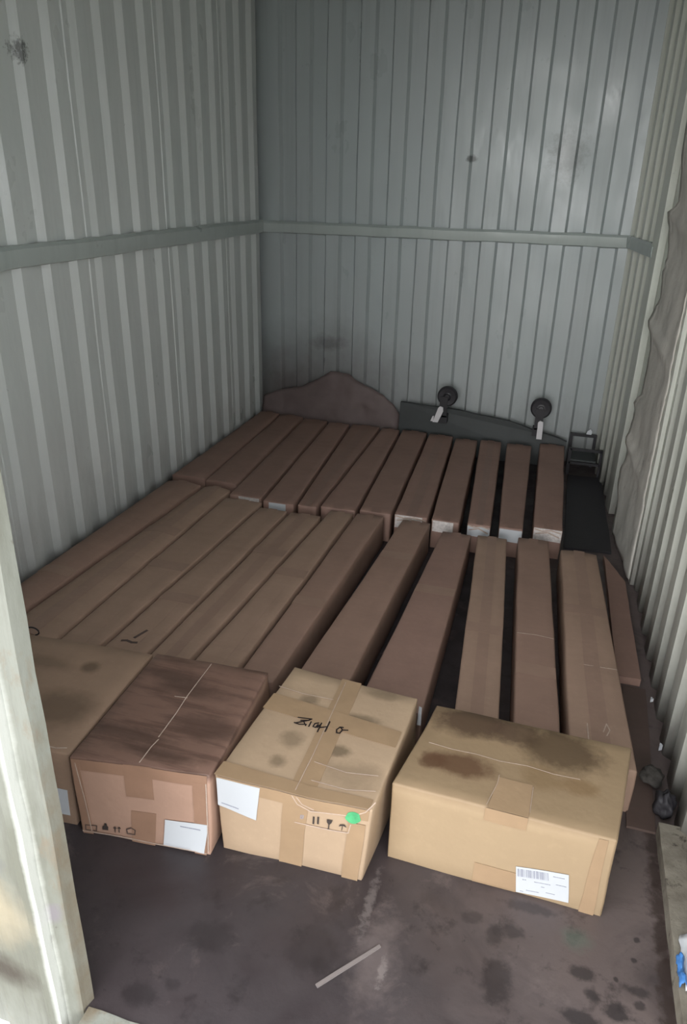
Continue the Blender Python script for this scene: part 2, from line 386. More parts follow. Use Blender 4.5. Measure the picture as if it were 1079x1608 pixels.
mp.bump(mp.noise((9, 9, 9), 5, .6), .4, .01)
o = link('torn_panel', v, f, mp.done(), smooth=60, origin=(PR[1].x, PR[1].y, 0))
o.modifiers.new('thickness', 'SOLIDIFY').thickness = .004
tag(o, 'dull grey sheet with a ragged folded left edge, fixed against the right wall', 'panel')

# ------------------------------------------------------------------ boxes
def warp(p, amp, seed):
    q = Vector(p)*4.0+Vector((seed*3.7, seed*1.3, 0)); q2 = Vector(p)*11+Vector((seed, 0, 5))
    return Vector(p)+Vector((noise.noise(q), noise.noise(q+Vector((9, 0, 0))), noise.noise(q+Vector((0, 9, 0))))) * amp + Vector((noise.noise(q2), noise.noise(q2+Vector((5, 0, 0))), noise.noise(q2+Vector((0, 5, 0)))))*amp*.35
class Box:
    """a cardboard box from its top corners: near left, near right, far left, far right"""
    def __init__(s, nl, nr, fl, fr, h, amp=.004, seed=0, bulge=.0, lean=0):
        s.t = [Vector((p[0], p[1], h)) for p in (nl, nr, fl, fr)]; s.h = h; s.amp = amp; s.seed = seed; s.bulge = bulge
        s.b = [Vector((p[0], p[1], .0)) for p in (nl, nr, fl, fr)]
    def P(s, u, v, w):                            # u left-right, v near-far, w bottom-top
        lo = s.b[0].lerp(s.b[1], u).lerp(s.b[2].lerp(s.b[3], u), v); hi = s.t[0].lerp(s.t[1], u).lerp(s.t[2].lerp(s.t[3], u), v)
        p = lo.lerp(hi, w); bb = s.bulge
        p.z += bb*math.sin(math.pi*min(max(u, 0), 1))*w
        p.x += bb*.5*(u-.5)*2*math.sin(math.pi*w)
        p = warp(p, s.amp, s.seed)
        if w < .02: p.z = max(p.z*0, 0)+.0008
        return p
    def params(s, n, size, e=.006):
        r = e/size; return [0, r] + [r+(1-2*r)*i/n for i in range(1, n)] + [1-r, 1]
    def body(s, mat, parent, name='box_body', n=(10, 12, 6)):
        W = (s.t[1]-s.t[0]).length; D = (s.t[2]-s.t[0]).length
        U, V, Wp = s.params(n[0], W), s.params(n[1], D), s.params(n[2], s.h); idx = {}; v = []; f = []
        def vert(i, j, k):
            if (i, j, k) not in idx:
                u, vv, w_ = U[i], V[j], Wp[k]; ex = (i in (0, len(U)-1))+(j in (0, len(V)-1))+(k in (0, len(Wp)-1))
                if ex >= 2:
                    c = .35*.006
                    if i == 0: u += c/W
                    if i == len(U)-1: u -= c/W
                    if j == 0: vv += c/D
                    if j == len(V)-1: vv -= c/D
                    if k == len(Wp)-1: w_ -= c/s.h
                idx[(i, j, k)] = len(v); v.append(s.P(u, vv, w_))
            return idx[(i, j, k)]
        I, J, K = len(U)-1, len(V)-1, len(Wp)-1
        for i in range(I):
            for j in range(J):
                for k in (0, K): f.append((vert(i, j, k), vert(i+1, j, k), vert(i+1, j+1, k), vert(i, j+1, k)))
            for k in range(K):
                for j in (0, J): f.append((vert(i, j, k), vert(i+1, j, k), vert(i+1, j, k+1), vert(i, j, k+1)))
        for j in range(J):
            for k in range(K):
                for i in (0, I): f.append((vert(i, j, k), vert(i, j+1, k), vert(i, j+1, k+1), vert(i, j, k+1)))
        return link(name, v, f, mat, parent, smooth=50)
    def face_pt(s, face, a, c, off):
        """face 'top': a across, c near to far; 'near': a across, c bottom to top; 'right'/'left': a near to far, c up"""
        e = 1e-3
        if face == 'top': g = lambda x, y: s.P(x, y, 1)
        elif face == 'near': g = lambda x, y: s.P(x, 0, y)
        elif face == 'right': g = lambda x, y: s.P(1, x, y)
        else: g = lambda x, y: s.P(0, x, y)
        p = g(a, c); du = g(a+e, c)-p; dv = g(a, c+e)-p; n_ = du.cross(dv).normalized()
        out = {'top': Vector((0, 0, 1)), 'near': Vector((0, -1, 0)), 'right': Vector((1, 0, 0)), 'left': Vector((-1, 0, 0))}[face]
        if n_.dot(out) < 0: n_ = -n_
        return p+n_*off
    def patch(s, face, poly, mat, parent, name, off=.0012, n=10, label=None, thick=.0006):
        """poly: four (a,c) corners: gridded patch that follows the face"""
        A, B, Cc, Dd = [Vector((q[0], q[1], 0)) for q in poly]; v = []; f = []
        for lay in (off, off+thick):
            for i in range(n+1):
                for j in range(n+1):
                    q = A.lerp(B, i/n).lerp(Dd.lerp(Cc, i/n), j/n); v.append(s.face_pt(face, q.x, q.y, lay))
        N = (n+1)**2
        for i in range(n):
            for j in range(n):
                a0 = i*(n+1)+j; q = (a0, a0+1, a0+n+2, a0+n+1); f.append(tuple(N+x for x in q)); f.append(tuple(reversed(q)))
        rim = [i*(n+1) for i in range(n+1)]+[n*(n+1)+j for j in range(1, n+1)]+[i*(n+1)+n for i in range(n-1, -1, -1)]+[j for j in range(n-1, 0, -1)]
        for x, y in zip(rim, rim[1:]+rim[:1]): f.append((x, y, N+y, N+x))
        o = link(name, v, f, mat, parent, smooth=50)
        if label: o['label'] = label
        return o
    def uv(s, face, px, py):                      # photograph pixel -> position on the flat face
        if face == 'top': O, A, B = s.t[0], s.t[1]-s.t[0], s.t[2]-s.t[0]
        elif face == 'near': O, A, B = s.b[0], s.b[1]-s.b[0], s.t[0]-s.b[0]
        n_ = A.cross(B); p = on_plane(px, py, O, n_)-O
        aa, ab, bb = A.dot(A), A.dot(B), B.dot(B); d = aa*bb-ab*ab; pa, pb = p.dot(A), p.dot(B)
        return ((pa*bb-pb*ab)/d, (pb*aa-pa*ab)/d)
    def local(s, origin, face, px, py):
        a, c = s.uv(face, px, py); return s.face_pt(face, a, c, 0)-Vector(origin)

# ---- the four cartons at the front
def base_of(B): return ((B.b[0]+B.b[3])/2)
def strokes(B, face, lines, wid, mat, parent, name, off=.0016, label=None):
    """polylines of (a,c) drawn as thin ribbons on the face"""
    mb = MB()
    for ln in lines:
        P = [B.face_pt(face, a, c, off) for a, c in ln]
        nrm = {'top': Vector((0, 0, 1)), 'near': Vector((0, -1, 0))}[face]
        for p, q in zip(P, P[1:]):
            d = (q-p);
            if d.length < 1e-6: continue
            d.normalize(); sd = d.cross(nrm)*wid/2
            mb.prism([p-sd-d*wid*.3, q-sd+d*wid*.3, q+sd+d*wid*.3, p+sd-d*wid*.3], nrm*.0005)
    o = mb.build(name, mat, parent, smooth=0)
    if label: o['label'] = label
    return o
DK = srgb(70, 52, 42)
# carton A (right, tan)
A = Box((-.25, 1.374), (.279, 1.359), (-.195, 1.706), (.327, 1.692), .25, .004, 1)
eA = empty('carton', base_of(A), 'clean tan carton with big round dark stains on its lid, rightmost of the front cartons', 'carton')
oA = base_of(A)
def stA(px, py, rx, ry, col, k, soft=.4, wp=.5): q = A.local(oA, 'top', px, py); return (tuple(q), (rx, ry, .02), col, k, soft, wp, 22)
mA = kraft('tan kraft board', srgb(160, 138, 110), [
    stA(800, 1170, .5, .5, srgb(140, 118, 92), .8, .6, .3),
    stA(725, 1202, .095, .045, srgb(88, 62, 44), .85), stA(680, 1195, .035, .03, srgb(88, 62, 44), .8), stA(740, 1135, .12, .065, srgb(72, 54, 42), .85), stA(810, 1150, .07, .06, srgb(76, 58, 46), .75),
    stA(885, 1180, .11, .085, srgb(74, 58, 42), .8), stA(915, 1238, .055, .03, srgb(120, 94, 64), .6), stA(850, 1222, .05, .05, srgb(120, 96, 66), .5)], .12, .6)
A.body(mA, eA)
A.patch('near', [(.42, -.0), (.62, .0), (.62, .27), (.42, .27)], M_tape_l, eA, 'tape')
A.patch('near', [(.43, .84), (.62, .84), (.62, 1), (.43, 1)], M_tape_l, eA, 'tape')
A.patch('top', [(.43, 0), (.60, 0), (.60, 1), (.43, 1)], M_tape_l, eA, 'tape') if False else None
A.patch('top', [(.44, .0), (.62, .0), (.60, .32), (.44, .32)], M_tape_l, eA, 'tape')
A.patch('near', [(.90, .02), (.965, .02), (.965, .98), (.925, .98)], M_tape_l, eA, 'tape')
strokes(A, 'top', [[(.06, .52), (.18, .50), (.30, .505), (.42, .49), (.55, .51), (.68, .49), (.80, .50)]], .0014, M_film, eA, 'lid_seam')
for q in ([(.43, .02), (.445, .25), (.44, .34)], [(.62, .05), (.605, .3)]): strokes(A, 'top', [q], .0012, M_film, eA, 'tape_edge', .0022)
c4 = [A.uv('near', 780+x/5.99, 1330+y/5.99) for x, y in ((185, 415), (670, 520), (685, 260), (190, 180))]
lb = A.patch('near', c4, M_paper, eA, 'shipping_label', .002, label='white shipping label with a barcode')
def lab(B, crop, x, y): return B.uv('near', crop[0]+x/crop[2], crop[1]+y/crop[2])
kA = (780, 1330, 5.99); bars = []
x = 205
while x < 490:
    wd = random.choice((3, 5, 8)); yy = 205+(x-205)*.16
    for g in range(0, wd, 3): bars.append([lab(A, kA, x+g, yy-5), lab(A, kA, x+g, yy+62)])
    x += wd+random.choice((5, 8, 12))
strokes(A, 'near', bars, .0009, M_inkg, lb, 'barcode', .0032)
def text_bars(B, crop, segs, wid, mat, parent, name='printed_text', off=.0032):
    ls = []
    for (x0, y0, x1, y1) in segs:
        nx = max(2, int(abs(x1-x0)/14))
        for i in range(nx):
            t0 = i/nx; t1 = t0+random.uniform(.5, .85)/nx
            ls.append([lab(B, crop, x0+(x1-x0)*t0, y0+(y1-y0)*t0), lab(B, crop, x0+(x1-x0)*t1, y0+(y1-y0)*t1)])
    return strokes(B, 'near', ls, wid, mat, parent, name, off)
text_bars(A, kA, [(540, 275, 650, 295), (250, 300, 290, 306), (360, 325, 510, 355), (420, 372, 450, 378), (560, 350, 660, 372), (225, 405, 260, 412), (460, 425, 545, 445), (280, 400, 400, 425)], .0016, M_inkg, lb)
# carton B (middle, with pen mark)
B = Box((-.674, 1.268), (-.268, 1.272), (-.640, 1.750), (-.252, 1.722), .25, .005, 2)
B.b[0] = Vector((-.668, 1.272, 0)); B.b[1] = Vector((-.292, 1.282, 0))
oB = base_of(B)
eB = empty('carton', oB, 'tan carton with black marker writing on its lid and a green sticker on its front', 'carton')
def stB(px, py, rx, ry, k=.6): q = B.local(oB, 'top', px, py); return (tuple(q), (rx, ry, .02), srgb(98, 84, 66), k, .5, .6, 30)
mB = kraft('kraft board with rub marks', srgb(174, 150, 125), [stB(488, 1098, .03, .025), stB(575, 1125, .06, .02), stB(460, 1160, .035, .035, .5), stB(530, 1175, .045, .022, .75), stB(437, 1193, .025, .025, .6), stB(610, 1085, .05, .02, .4), stB(555, 1215, .10, .05, .35)], .22, .55)
B.body(mB, eB)
B.patch('top', [(.46, 0), (.62, 0), (.56, 1), (.40, 1)], M_tape_l, eB, 'tape')
B.patch('top', [(.0, .57), (.98, .49), (.98, .64), (.0, .71)], M_tape_l, eB, 'tape', .0020)
B.patch('top', [(.0, .0), (.98, .0), (.98, .07), (.0, .10)], M_tape_l, eB, 'tape', .0022)
B.patch('near', [(.42, .02), (.58, .02), (.60, .99), (.44, .99)], M_tape_l, eB, 'tape')
B.patch('near', [(.02, .86), (.98, .86), (.98, 1), (.02, 1)], M_tape_l, eB, 'tape', .0020)
B.patch('near', [(.86, .02), (.97, .02), (.97, .80), (.86, .80)], M_tape_l, eB, 'tape', .0018)
kB = (340, 1200, 4.496)
strokes(B, 'near', [[lab(B, kB, 490, 190), lab(B, kB, 530, 250), lab(B, kB, 620, 300), lab(B, kB, 760, 320), lab(B, kB, 900, 340), lab(B, kB, 985, 310), lab(B, kB, 1040, 240)],
                    [lab(B, kB, 520, 200), lab(B, kB, 560, 250), lab(B, kB, 640, 290)], [lab(B, kB, 900, 400), lab(B, kB, 890, 460), lab(B, kB, 770, 440), lab(B, kB, 640, 410), lab(B, kB, 530, 385)]], .0022, M_film, eB, 'clear_tape_edge', .0026)
for q in ([(.50, .03), (.49, .3), (.47, .6), (.44, .97)], [(.52, .25), (.75, .22), (.95, .24)], [(.0, .78), (.2, .76), (.42, .77)], [(.56, .12), (.8, .10), (.97, .13)]): strokes(B, 'top', [q], .0018, M_film, eB, 'tape_crease', .0030)
l4 = [lab(B, kB, *q) for q in ((5, 275), (270, 378), (285, 145), (5, 75))]
l4 = [(max(a, .006), min(c, .985)) for a, c in l4]
lb = B.patch('near', l4, M_paper, eB, 'shipping_label', .0030, label='blank looking white label at the top left corner')
text_bars(B, kB, [(40, 262, 160, 302)], .0028, M_inkg, lb, off=.0042)
sym = []
for x in (648, 678): sym += [[lab(B, kB, x, 345), lab(B, kB, x+3, 393)]]
strokes(B, 'near', sym, .0042, M_ink, eB, 'arrow_symbol', .0026, 'pair of upright arrow marks')
def inkpoly(Bx, crop, polys, mat, parent, name, off=.0026, label=None):
    mb = MB()
    for pl in polys: mb.prism([Bx.face_pt('near', *lab(Bx, crop, *q), off) for q in pl], (0, -.0005, 0))
    o = mb.build(name, mat, parent, smooth=0)
    if label: o['label'] = label
    return o
inkpoly(B, kB, [[(738, 362), (778, 370), (772, 388), (760, 400), (758, 428), (765, 434), (745, 430), (752, 426), (752, 398), (740, 382)]], M_ink, eB, 'fragile_glass_symbol')
inkpoly(B, kB, [[(822, 412), (828, 402), (845, 398), (862, 402), (875, 420), (850, 408), (848, 440), (843, 440), (845, 408)]], M_ink, eB, 'umbrella_symbol')
strokes(B, 'near', [[lab(B, kB, *q) for q in ((562, 330), (580, 332), (578, 356), (562, 354), (562, 330))], [lab(B, kB, 562, 342), lab(B, kB, 579, 345)]], .0012, M_inkg, eB, 'faded_symbol', .0026)
g = [[(910+50*math.cos(t)*(1+.08*math.sin(5*t)), 348+42*math.sin(t)+10*math.cos(t)) for t in [i*math.pi/12 for i in range(24)]]]
inkpoly(B, kB, g, M_green, eB, 'round_sticker', .0034, 'round green sticker')
def pen(crop, pts): return [B.uv('top', crop[0]+x/crop[2], crop[1]+y/crop[2]) for x, y in pts]
kp = (320, 1020, 2.997)
for glyph in ([[(450, 320), (515, 328), (500, 334), (462, 334)], [(500, 334), (436, 346)], [(432, 344), (455, 352), (482, 352), (478, 342)], [(488, 352), (484, 358)]],
        [[(512, 340), (500, 362)]], [[(548, 345), (530, 348), (520, 362), (532, 366), (545, 352), (540, 366), (560, 350)]],
        [[(562, 345), (541, 386)], [(602, 338), (578, 384)], [(556, 366), (584, 362)]],
        [[(668, 364), (652, 362), (634, 374), (634, 388), (650, 390), (664, 374), (656, 366)], [(664, 376), (692, 376)]]):
    strokes(B, 'top', [pen(kp, q) for q in glyph], .0036, M_pen, eB, 'marker_letter', .0036, 'black hand drawn letter')
# carton C (dark brown lid)
Cb = Box((-1.054, 1.210), (-.682, 1.262), (-1.069, 1.680), (-.705, 1.705), .25, .005, 3)
Cb.b[0] = Vector((-1.048, 1.206, 0)); Cb.b[1] = Vector((-.685, 1.240, 0))
oC = base_of(Cb)
eC = empty('carton', oC, 'reddish brown carton with a streaked dark lid, standing left of the carton with marker writing', 'carton')
def stC(px, py, rx, ry, k=.7, col=srgb(80, 62, 54)): q = Cb.local(oC, 'top', px, py); return (tuple(q), (rx, ry, .02), col, k, .5, .6, 16)
mC = kraft('reddish kraft board', srgb(170, 138, 120), [stC(280, 1120, .6, .6, .85, srgb(112, 86, 76)), stC(300, 1080, .12, .04), stC(200, 1150, .14, .03), stC(330, 1140, .12, .05), stC(240, 1180, .13, .025), stC(270, 1060, .1, .03)], .3, .5)
_m = mC.node_tree; _p = _m.nodes['Principled BSDF']; _src = _p.inputs['Base Color'].links[0].from_socket
_mx = _m.nodes.new('ShaderNodeMix'); _mx.data_type = 'RGBA'; _mp = _m.nodes.new('ShaderNodeMapping'); _mp.inputs['Scale'].default_value = (5, 42, 3); _mp.inputs['Rotation'].default_value = (0, 0, .12)
_tc = _m.nodes.new('ShaderNodeTexCoord'); _nz = _m.nodes.new('ShaderNodeTexNoise'); _nz.inputs['Detail'].default_value = 6; _nz.inputs['Scale'].default_value = 1; _nz.inputs['Roughness'].default_value = .65
_rr = _m.nodes.new('ShaderNodeMapRange'); _rr.inputs[1].default_value = .48; _rr.inputs[2].default_value = .64; _rr.inputs[4].default_value = .6
_sp = _m.nodes.new('ShaderNodeSeparateXYZ'); _mm = _m.nodes.new('ShaderNodeMath'); _mm.operation = 'MULTIPLY'; _gt = _m.nodes.new('ShaderNodeMath'); _gt.operation = 'GREATER_THAN'; _gt.inputs[1].default_value = .243
_m.links.new(_tc.outputs['Object'], _mp.inputs[0]); _m.links.new(_mp.outputs[0], _nz.inputs['Vector']); _m.links.new(_nz.outputs[0], _rr.inputs[0])
_m.links.new(_tc.outputs['Object'], _sp.inputs[0]); _m.links.new(_sp.outputs[2], _gt.inputs[0]); _m.links.new(_rr.outputs[0], _mm.inputs[0]); _m.links.new(_gt.outputs[0], _mm.inputs[1])
_m.links.new(_mm.outputs[0], _mx.inputs[0]); _m.links.new(_src, _mx.inputs[6]); _mx.inputs[7].default_value = rgba(srgb(78, 58, 50)); _m.links.new(_mx.outputs[2], _p.inputs['Base Color'])
Cb.body(mC, eC)
Cb.patch('near', [(.40, .60), (.60, .60), (.60, 1), (.40, 1)], M_tape, eC, 'tape')
Cb.patch('near', [(.40, .02), (.58, .02), (.60, .42), (.42, .42)], M_tape, eC, 'tape')
Cb.patch('near', [(.02, .86), (.98, .86), (.98, .995), (.02, .995)], M_tape, eC, 'tape', .0018)
Cb.patch('near', [(.02, .02), (.10, .02), (.08, .97), (.02, .97)], M_tape, eC, 'tape', .0020)
Cb.patch('near', [(.88, .02), (.97, .02), (.97, .90), (.88, .90)], M_tape, eC, 'tape', .0022)
strokes(Cb, 'top', [[(.50, .02), (.50, .15), (.51, .22)], [(.50, .24), (.51, .45), (.50, .62), (.51, .97)], [(.41, .60), (.51, .60)]], .0026, M_film, eC, 'lid_seam', .0016)
for q in ([(.09, .05), (.075, .5), (.05, .95)], [(.985, .05), (.975, .9)], [(.02, .03), (.3, .04), (.6, .035), (.97, .03)]): strokes(Cb, 'near', [q], .0028, M_film, eC, 'clear_tape_edge', .0030)
kC = (100, 1220, 4.496)
lb = Cb.patch('near', [lab(Cb, kC, *q) for q in ((705, 492), (992, 556), (1000, 346), (703, 305))], M_paper, eC, 'shipping_label', .0034, label='blank looking white label at the lower right')
text_bars(Cb, kC, [(815, 350, 955, 378)], .0030, M_inkg, lb, off=.0046)
inkpoly(Cb, kC, [[(268, 350), (280, 345), (284, 328), (294, 328), (298, 345), (308, 352), (308, 376), (270, 372)], ], M_ink, eC, 'handling_symbol')
sy = []
for x in (358, 386): sy += [[lab(Cb, kC, x, 352), lab(Cb, kC, x, 388)], [lab(Cb, kC, x-9, 362), lab(Cb, kC, x, 352), lab(Cb, kC, x+9, 362)]]
strokes(Cb, 'near', sy, .0022, M_ink, eC, 'arrow_symbol', .0026)
for sy in ([(150, 335), (228, 345), (228, 380), (152, 368), (150, 335)], [(440, 366), (470, 356), (500, 372), (498, 402), (446, 396), (440, 366)]):
    strokes(Cb, 'near', [[lab(Cb, kC, *q) for q in sy]], .003, M_brown, eC, 'faded_symbol', .0026)
# carton D (partly behind the post)
Dd = Box((-1.50, 1.19), (-1.064, 1.222), (-1.52, 1.655), (-1.078, 1.682), .246, .005, 4)
oD = base_of(Dd)
eD = empty('carton', oD, 'brown carton half hidden behind the pale post, leftmost of the front cartons', 'carton')
def stD(px, py, rx, ry, k=.6): q = Dd.local(oD, 'top', px, py); return (tuple(q), (rx, ry, .02), srgb(88, 72, 58), k, .5, .5, 14)
mD = kraft('dull kraft board', srgb(150, 125, 106), [stD(142, 1047, .03, .03, .7), stD(90, 1110, .12, .08, .6), stD(75, 1040, .1, .03, .4)], .4)
Dd.body(mD, eD)
Dd.patch('near', [(.42, .6), (.58, .6), (.58, 1), (.42, 1)], M_tape, eD, 'tape')
Dd.patch('near', [(.70, .14), (.965, .14), (.965, .50), (.70, .50)], M_paper, eD, 'shipping_label', .002)
strokes(Dd, 'top', [[(.84, .03), (.9, .025), (.96, .04)]], .004, M_film, eD, 'clear_tape_edge', .002)

# ---- long narrow boxes: (near-left, far-left, near-right, far-right) top corners from the photograph, height .15
LH = .15
def edge(pn, pf, ya, yb):
    a, b_ = on_z(*pn, LH), on_z(*pf, LH); s_ = (b_.x-a.x)/(b_.y-a.y); return lambda y: a.x+s_*(y-a.y)
rows1 = [ # left edge px (near, far), right edge px (near, far), near Y, far Y
    (((35, 910), (260, 755)), ((40, 957), (310, 768)), 1.80, 3.19, 'leftmost long brown carton, pushed against the ribbed left wall'),
    (((40, 960), (310, 770)), ((100, 995), (350, 782)), 1.76, 3.18, 'rounded long brown carton of the front row, second from the left wall'),
    (((100, 995), (350, 782)), ((167, 1007), (402, 800)), 1.72, 3.09, 'long brown carton of the front row, third from the left wall'),
    (((167, 1007), (402, 800)), ((237, 1022), (452, 805)), 1.73, 3.03, 'long brown carton with a dark smudge at its front end, behind the leftmost front carton'),
    (((237, 1022), (452, 805)), ((305, 1032), (480, 840)), 1.76, 3.03, 'narrow long brown carton running back from behind the left half of the dark lidded carton'),
    (((305, 1032), (480, 840)), ((378, 1047), (554, 811)), 1.77, 3.11, 'long brown carton running back from behind the right half of the dark lidded carton'),
    (((378, 1047), (554, 811)), ((440, 1060), (607, 811)), 1.78, 3.12, 'long carton ending at the gap between the dark lidded carton and the marker written one'),
    (((475, 1040), (626, 821)), ((562, 1052), (680, 821)), 1.80, 3.12, 'long brown carton ending behind the left half of the marker written carton'),
    (((583, 1052), (690, 838)), ((674, 1095), (744, 838)), 1.78, 3.06, 'wide reddish long carton behind the marker written one, dark wedge gap on its right'),
    (((712, 1095), (747, 840)), ((790, 1095), (800, 843)), 1.74, 3.07, 'long brown carton behind the left end of the stained tan carton'),
    (((803, 1095), (811, 843)), ((881, 1095), (865, 846)), 1.73, 3.11, 'long brown carton behind the middle of the stained tan carton'),
    (((888, 1145), (878, 865)), ((985, 1100), (940, 868)), 1.72, 3.04, 'rightmost long brown carton of the front row, with a bulging right side'),
]
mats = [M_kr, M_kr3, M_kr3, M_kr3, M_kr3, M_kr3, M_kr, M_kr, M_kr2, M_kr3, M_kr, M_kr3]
prev = None
def long_box(Lp, Rp, y0, y1, label, group, mat, seed, bulge=0, gap=.009, gl=0, taper=None, h=LH):
    le, re = edge(Lp[0], Lp[1], y0, y1), edge(Rp[0], Rp[1], y0, y1)
    bx = Box((le(y0)+gap+gl, y0), (re(y0)-gap, y0), (le(y1)+gap, y1), (re(y1)-gap, y1), h, .0022, seed, bulge)
    e_ = empty('long_carton', base_of(bx), label, 'carton', group)
    bx.body(mat, e_, n=(5, 26, 4)); return bx, e_
LB = []
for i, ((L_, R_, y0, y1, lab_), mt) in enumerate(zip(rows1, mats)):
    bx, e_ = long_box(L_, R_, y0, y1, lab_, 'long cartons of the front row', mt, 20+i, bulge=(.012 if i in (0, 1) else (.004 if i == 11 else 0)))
    tw = .30
    tp = M_tape
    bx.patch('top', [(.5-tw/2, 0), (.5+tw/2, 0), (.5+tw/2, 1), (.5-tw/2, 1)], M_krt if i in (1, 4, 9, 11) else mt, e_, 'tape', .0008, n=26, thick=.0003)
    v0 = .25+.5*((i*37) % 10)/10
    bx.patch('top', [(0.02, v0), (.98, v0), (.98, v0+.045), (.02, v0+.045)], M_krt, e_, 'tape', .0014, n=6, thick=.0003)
    LB.append((bx, e_))
for q in ([(.03, .42), (.5, .425), (.97, .42)], [(.03, .06), (.6, .05), (.97, .055)]): strokes(LB[10][0], 'top', [q], .003, M_film, LB[10][1], 'tape_crease', .002)
for q in ([(.3, .02), (.3, .12)], [(.35, .35), (.97, .355)], [(.55, .1), (.62, .13), (.66, .11), (.6, .09)]): strokes(LB[11][0], 'top', [q], .003, M_film, LB[11][1], 'tape_crease', .002)
for q in ([(.45, .10), (.55, .14)], [(.25, .078), (.35, .082), (.5, .078), (.6, .082)]): strokes(LB[3][0], 'top', [q], .010, M_brown, LB[3][1], 'dark_smudge', .002)
# small white folded tape tab sticking up at the corner of the wide reddish carton
p = on_z(659, 1122, .16); b = MB(); b.prism([(p.x-.006, p.y, LH-.03), (p.x+.006, p.y, LH-.03), (p.x+.005, p.y, LH+.035), (p.x-.004, p.y+.004, LH+.035)], (0, .002, 0))
b.build('tape_tab', M_paper, LB[8][1], smooth=0)['label'] = 'small white tape tab'
rows2 = [
    (None, None, 3.27, 4.52, 'long brown carton of the back row beside the left wall'),
    (None, None, 3.26, 4.50, 'long brown carton of the back row, second from the left wall'),
    (((355, 778), (465, 668)), ((407, 789), (506, 673)), 3.13, 4.48, 'back row long carton with thin white sliver on its near end, third from left wall'),
    (((407, 789), (506, 673)), ((462, 795), (544, 676)), 3.11, 4.46, 'back row long carton with white square label on its near end, fourth from left wall'),
    (((462, 795), (544, 676)), ((501, 794), (595, 676)), 3.12, 4.47, 'back row long carton right of the one with the white square label'),
    (((501, 794), (595, 676)), ((559, 805), (629, 677)), 3.14, 4.46, 'back row long carton, plain brown, sixth from the left wall'),
    (((559, 805), (629, 677)), ((615, 811), (673, 679)), 3.16, 4.47, 'back row long carton just left of the white-ended ones'),
    (((615, 811), (673, 679)), ((674, 816), (714, 685)), 3.17, 4.45, 'back row long carton with pale crinkled tape on its near end, fifth from the right'),
    (((674, 816), (714, 685)), ((723, 827), (752, 693)), 3.17, 4.42, 'back row long carton with pale tape end, fourth from the right'),
    (((731, 824), (752, 695)), ((774, 827), (790, 695)), 3.18, 4.44, 'narrow back row long carton with pale tape end, third from the right'),
    (((781, 824), (794, 695)), ((825, 824), (837, 706)), 3.19, 4.43, 'back row long carton with white flap on its near end, second from the right'),
    (((835, 824), (845, 705)), ((887, 824), (889, 695)), 3.24, 4.50, 'rightmost back row long carton with shiny crinkled near end, beside the black mat'),
]
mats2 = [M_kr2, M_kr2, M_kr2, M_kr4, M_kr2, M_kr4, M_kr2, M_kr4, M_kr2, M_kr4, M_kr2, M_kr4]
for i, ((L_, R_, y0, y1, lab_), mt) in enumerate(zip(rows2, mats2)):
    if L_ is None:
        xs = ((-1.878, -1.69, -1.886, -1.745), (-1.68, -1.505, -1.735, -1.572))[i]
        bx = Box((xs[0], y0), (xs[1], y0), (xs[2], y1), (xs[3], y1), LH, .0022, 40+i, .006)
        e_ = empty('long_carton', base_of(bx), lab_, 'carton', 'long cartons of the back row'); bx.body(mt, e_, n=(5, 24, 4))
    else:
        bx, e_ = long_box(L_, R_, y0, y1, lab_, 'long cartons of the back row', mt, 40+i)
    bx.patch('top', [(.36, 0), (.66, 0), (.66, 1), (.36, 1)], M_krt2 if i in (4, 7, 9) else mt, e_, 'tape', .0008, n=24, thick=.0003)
    ends = {2: (.3, .95, .80, .97), 3: (.2, .75, .62, .97), 7: (.03, .85, .55, .99), 8: (.05, .8, .6, .97), 9: (.02, .98, .60, .93), 10: (.02, .98, .55, .95), 11: (.02, .98, .60, .99)}
    if i in ends:
        a0, a1, c0, c1 = ends[i]; bx.patch('near', [(a0, c0), (a1, c0-.02), (a1, c1), (a0, c1)], M_paper if i in (3, 9, 10) else M_silver, e_, 'end_label', .0015, n=8)
    if i in (7, 11, 9): strokes(bx, 'near', [[(.05, .95), (.3, .9), (.6, .96), (.95, .9)], [(.1, .8), (.5, .88), (.9, .75)]], .006, M_film, e_, 'crinkled_tape', .003)
    LB.append((bx, e_))

# ------------------------------------------------------------------ things on the floor at the right
def slab(name, pts, z0, z1, mat, label, cat, amp=.003):
    c = sum((Vector((x, y, 0)) for x, y in pts), Vector())/len(pts); c.z = z0; mb = MB(); n_ = []
    for (a, b_) in zip(pts, pts[1:]+pts[:1]):
        a, b_ = Vector(a), Vector(b_)
        for k in range(8):
            q = a.lerp(b_, k/8); s_ = noise.noise(Vector((q.x*20, q.y*20, 3)))*amp; n_.append((q.x+s_, q.y+s_, z0))
    mb.prism(n_, (0, 0, z1-z0)); return tag(mb.build(name, mat, smooth=0, origin=c), label, cat)
slab('plywood_strip', [(.352, 1.665), (.428, 1.665), (.448, 2.32), (.372, 2.32)], 0, .008, M_brown, 'dark brown board strip on the floor between stained tan carton and right wall', 'board')
slab('cardboard_strip', [(.350, 2.34), (.430, 2.34), (.412, 3.06), (.330, 3.30)], 0, .030, M_kr2, 'reddish brown cardboard strip on the floor along the right wall', 'cardboard')
slab('rubber_mat', [(.150, 3.36), (.370, 3.38), (.340, 4.38), (.150, 4.38)], 0, .012, M_black, 'black mat on the floor right of the back row of long cartons', 'mat')
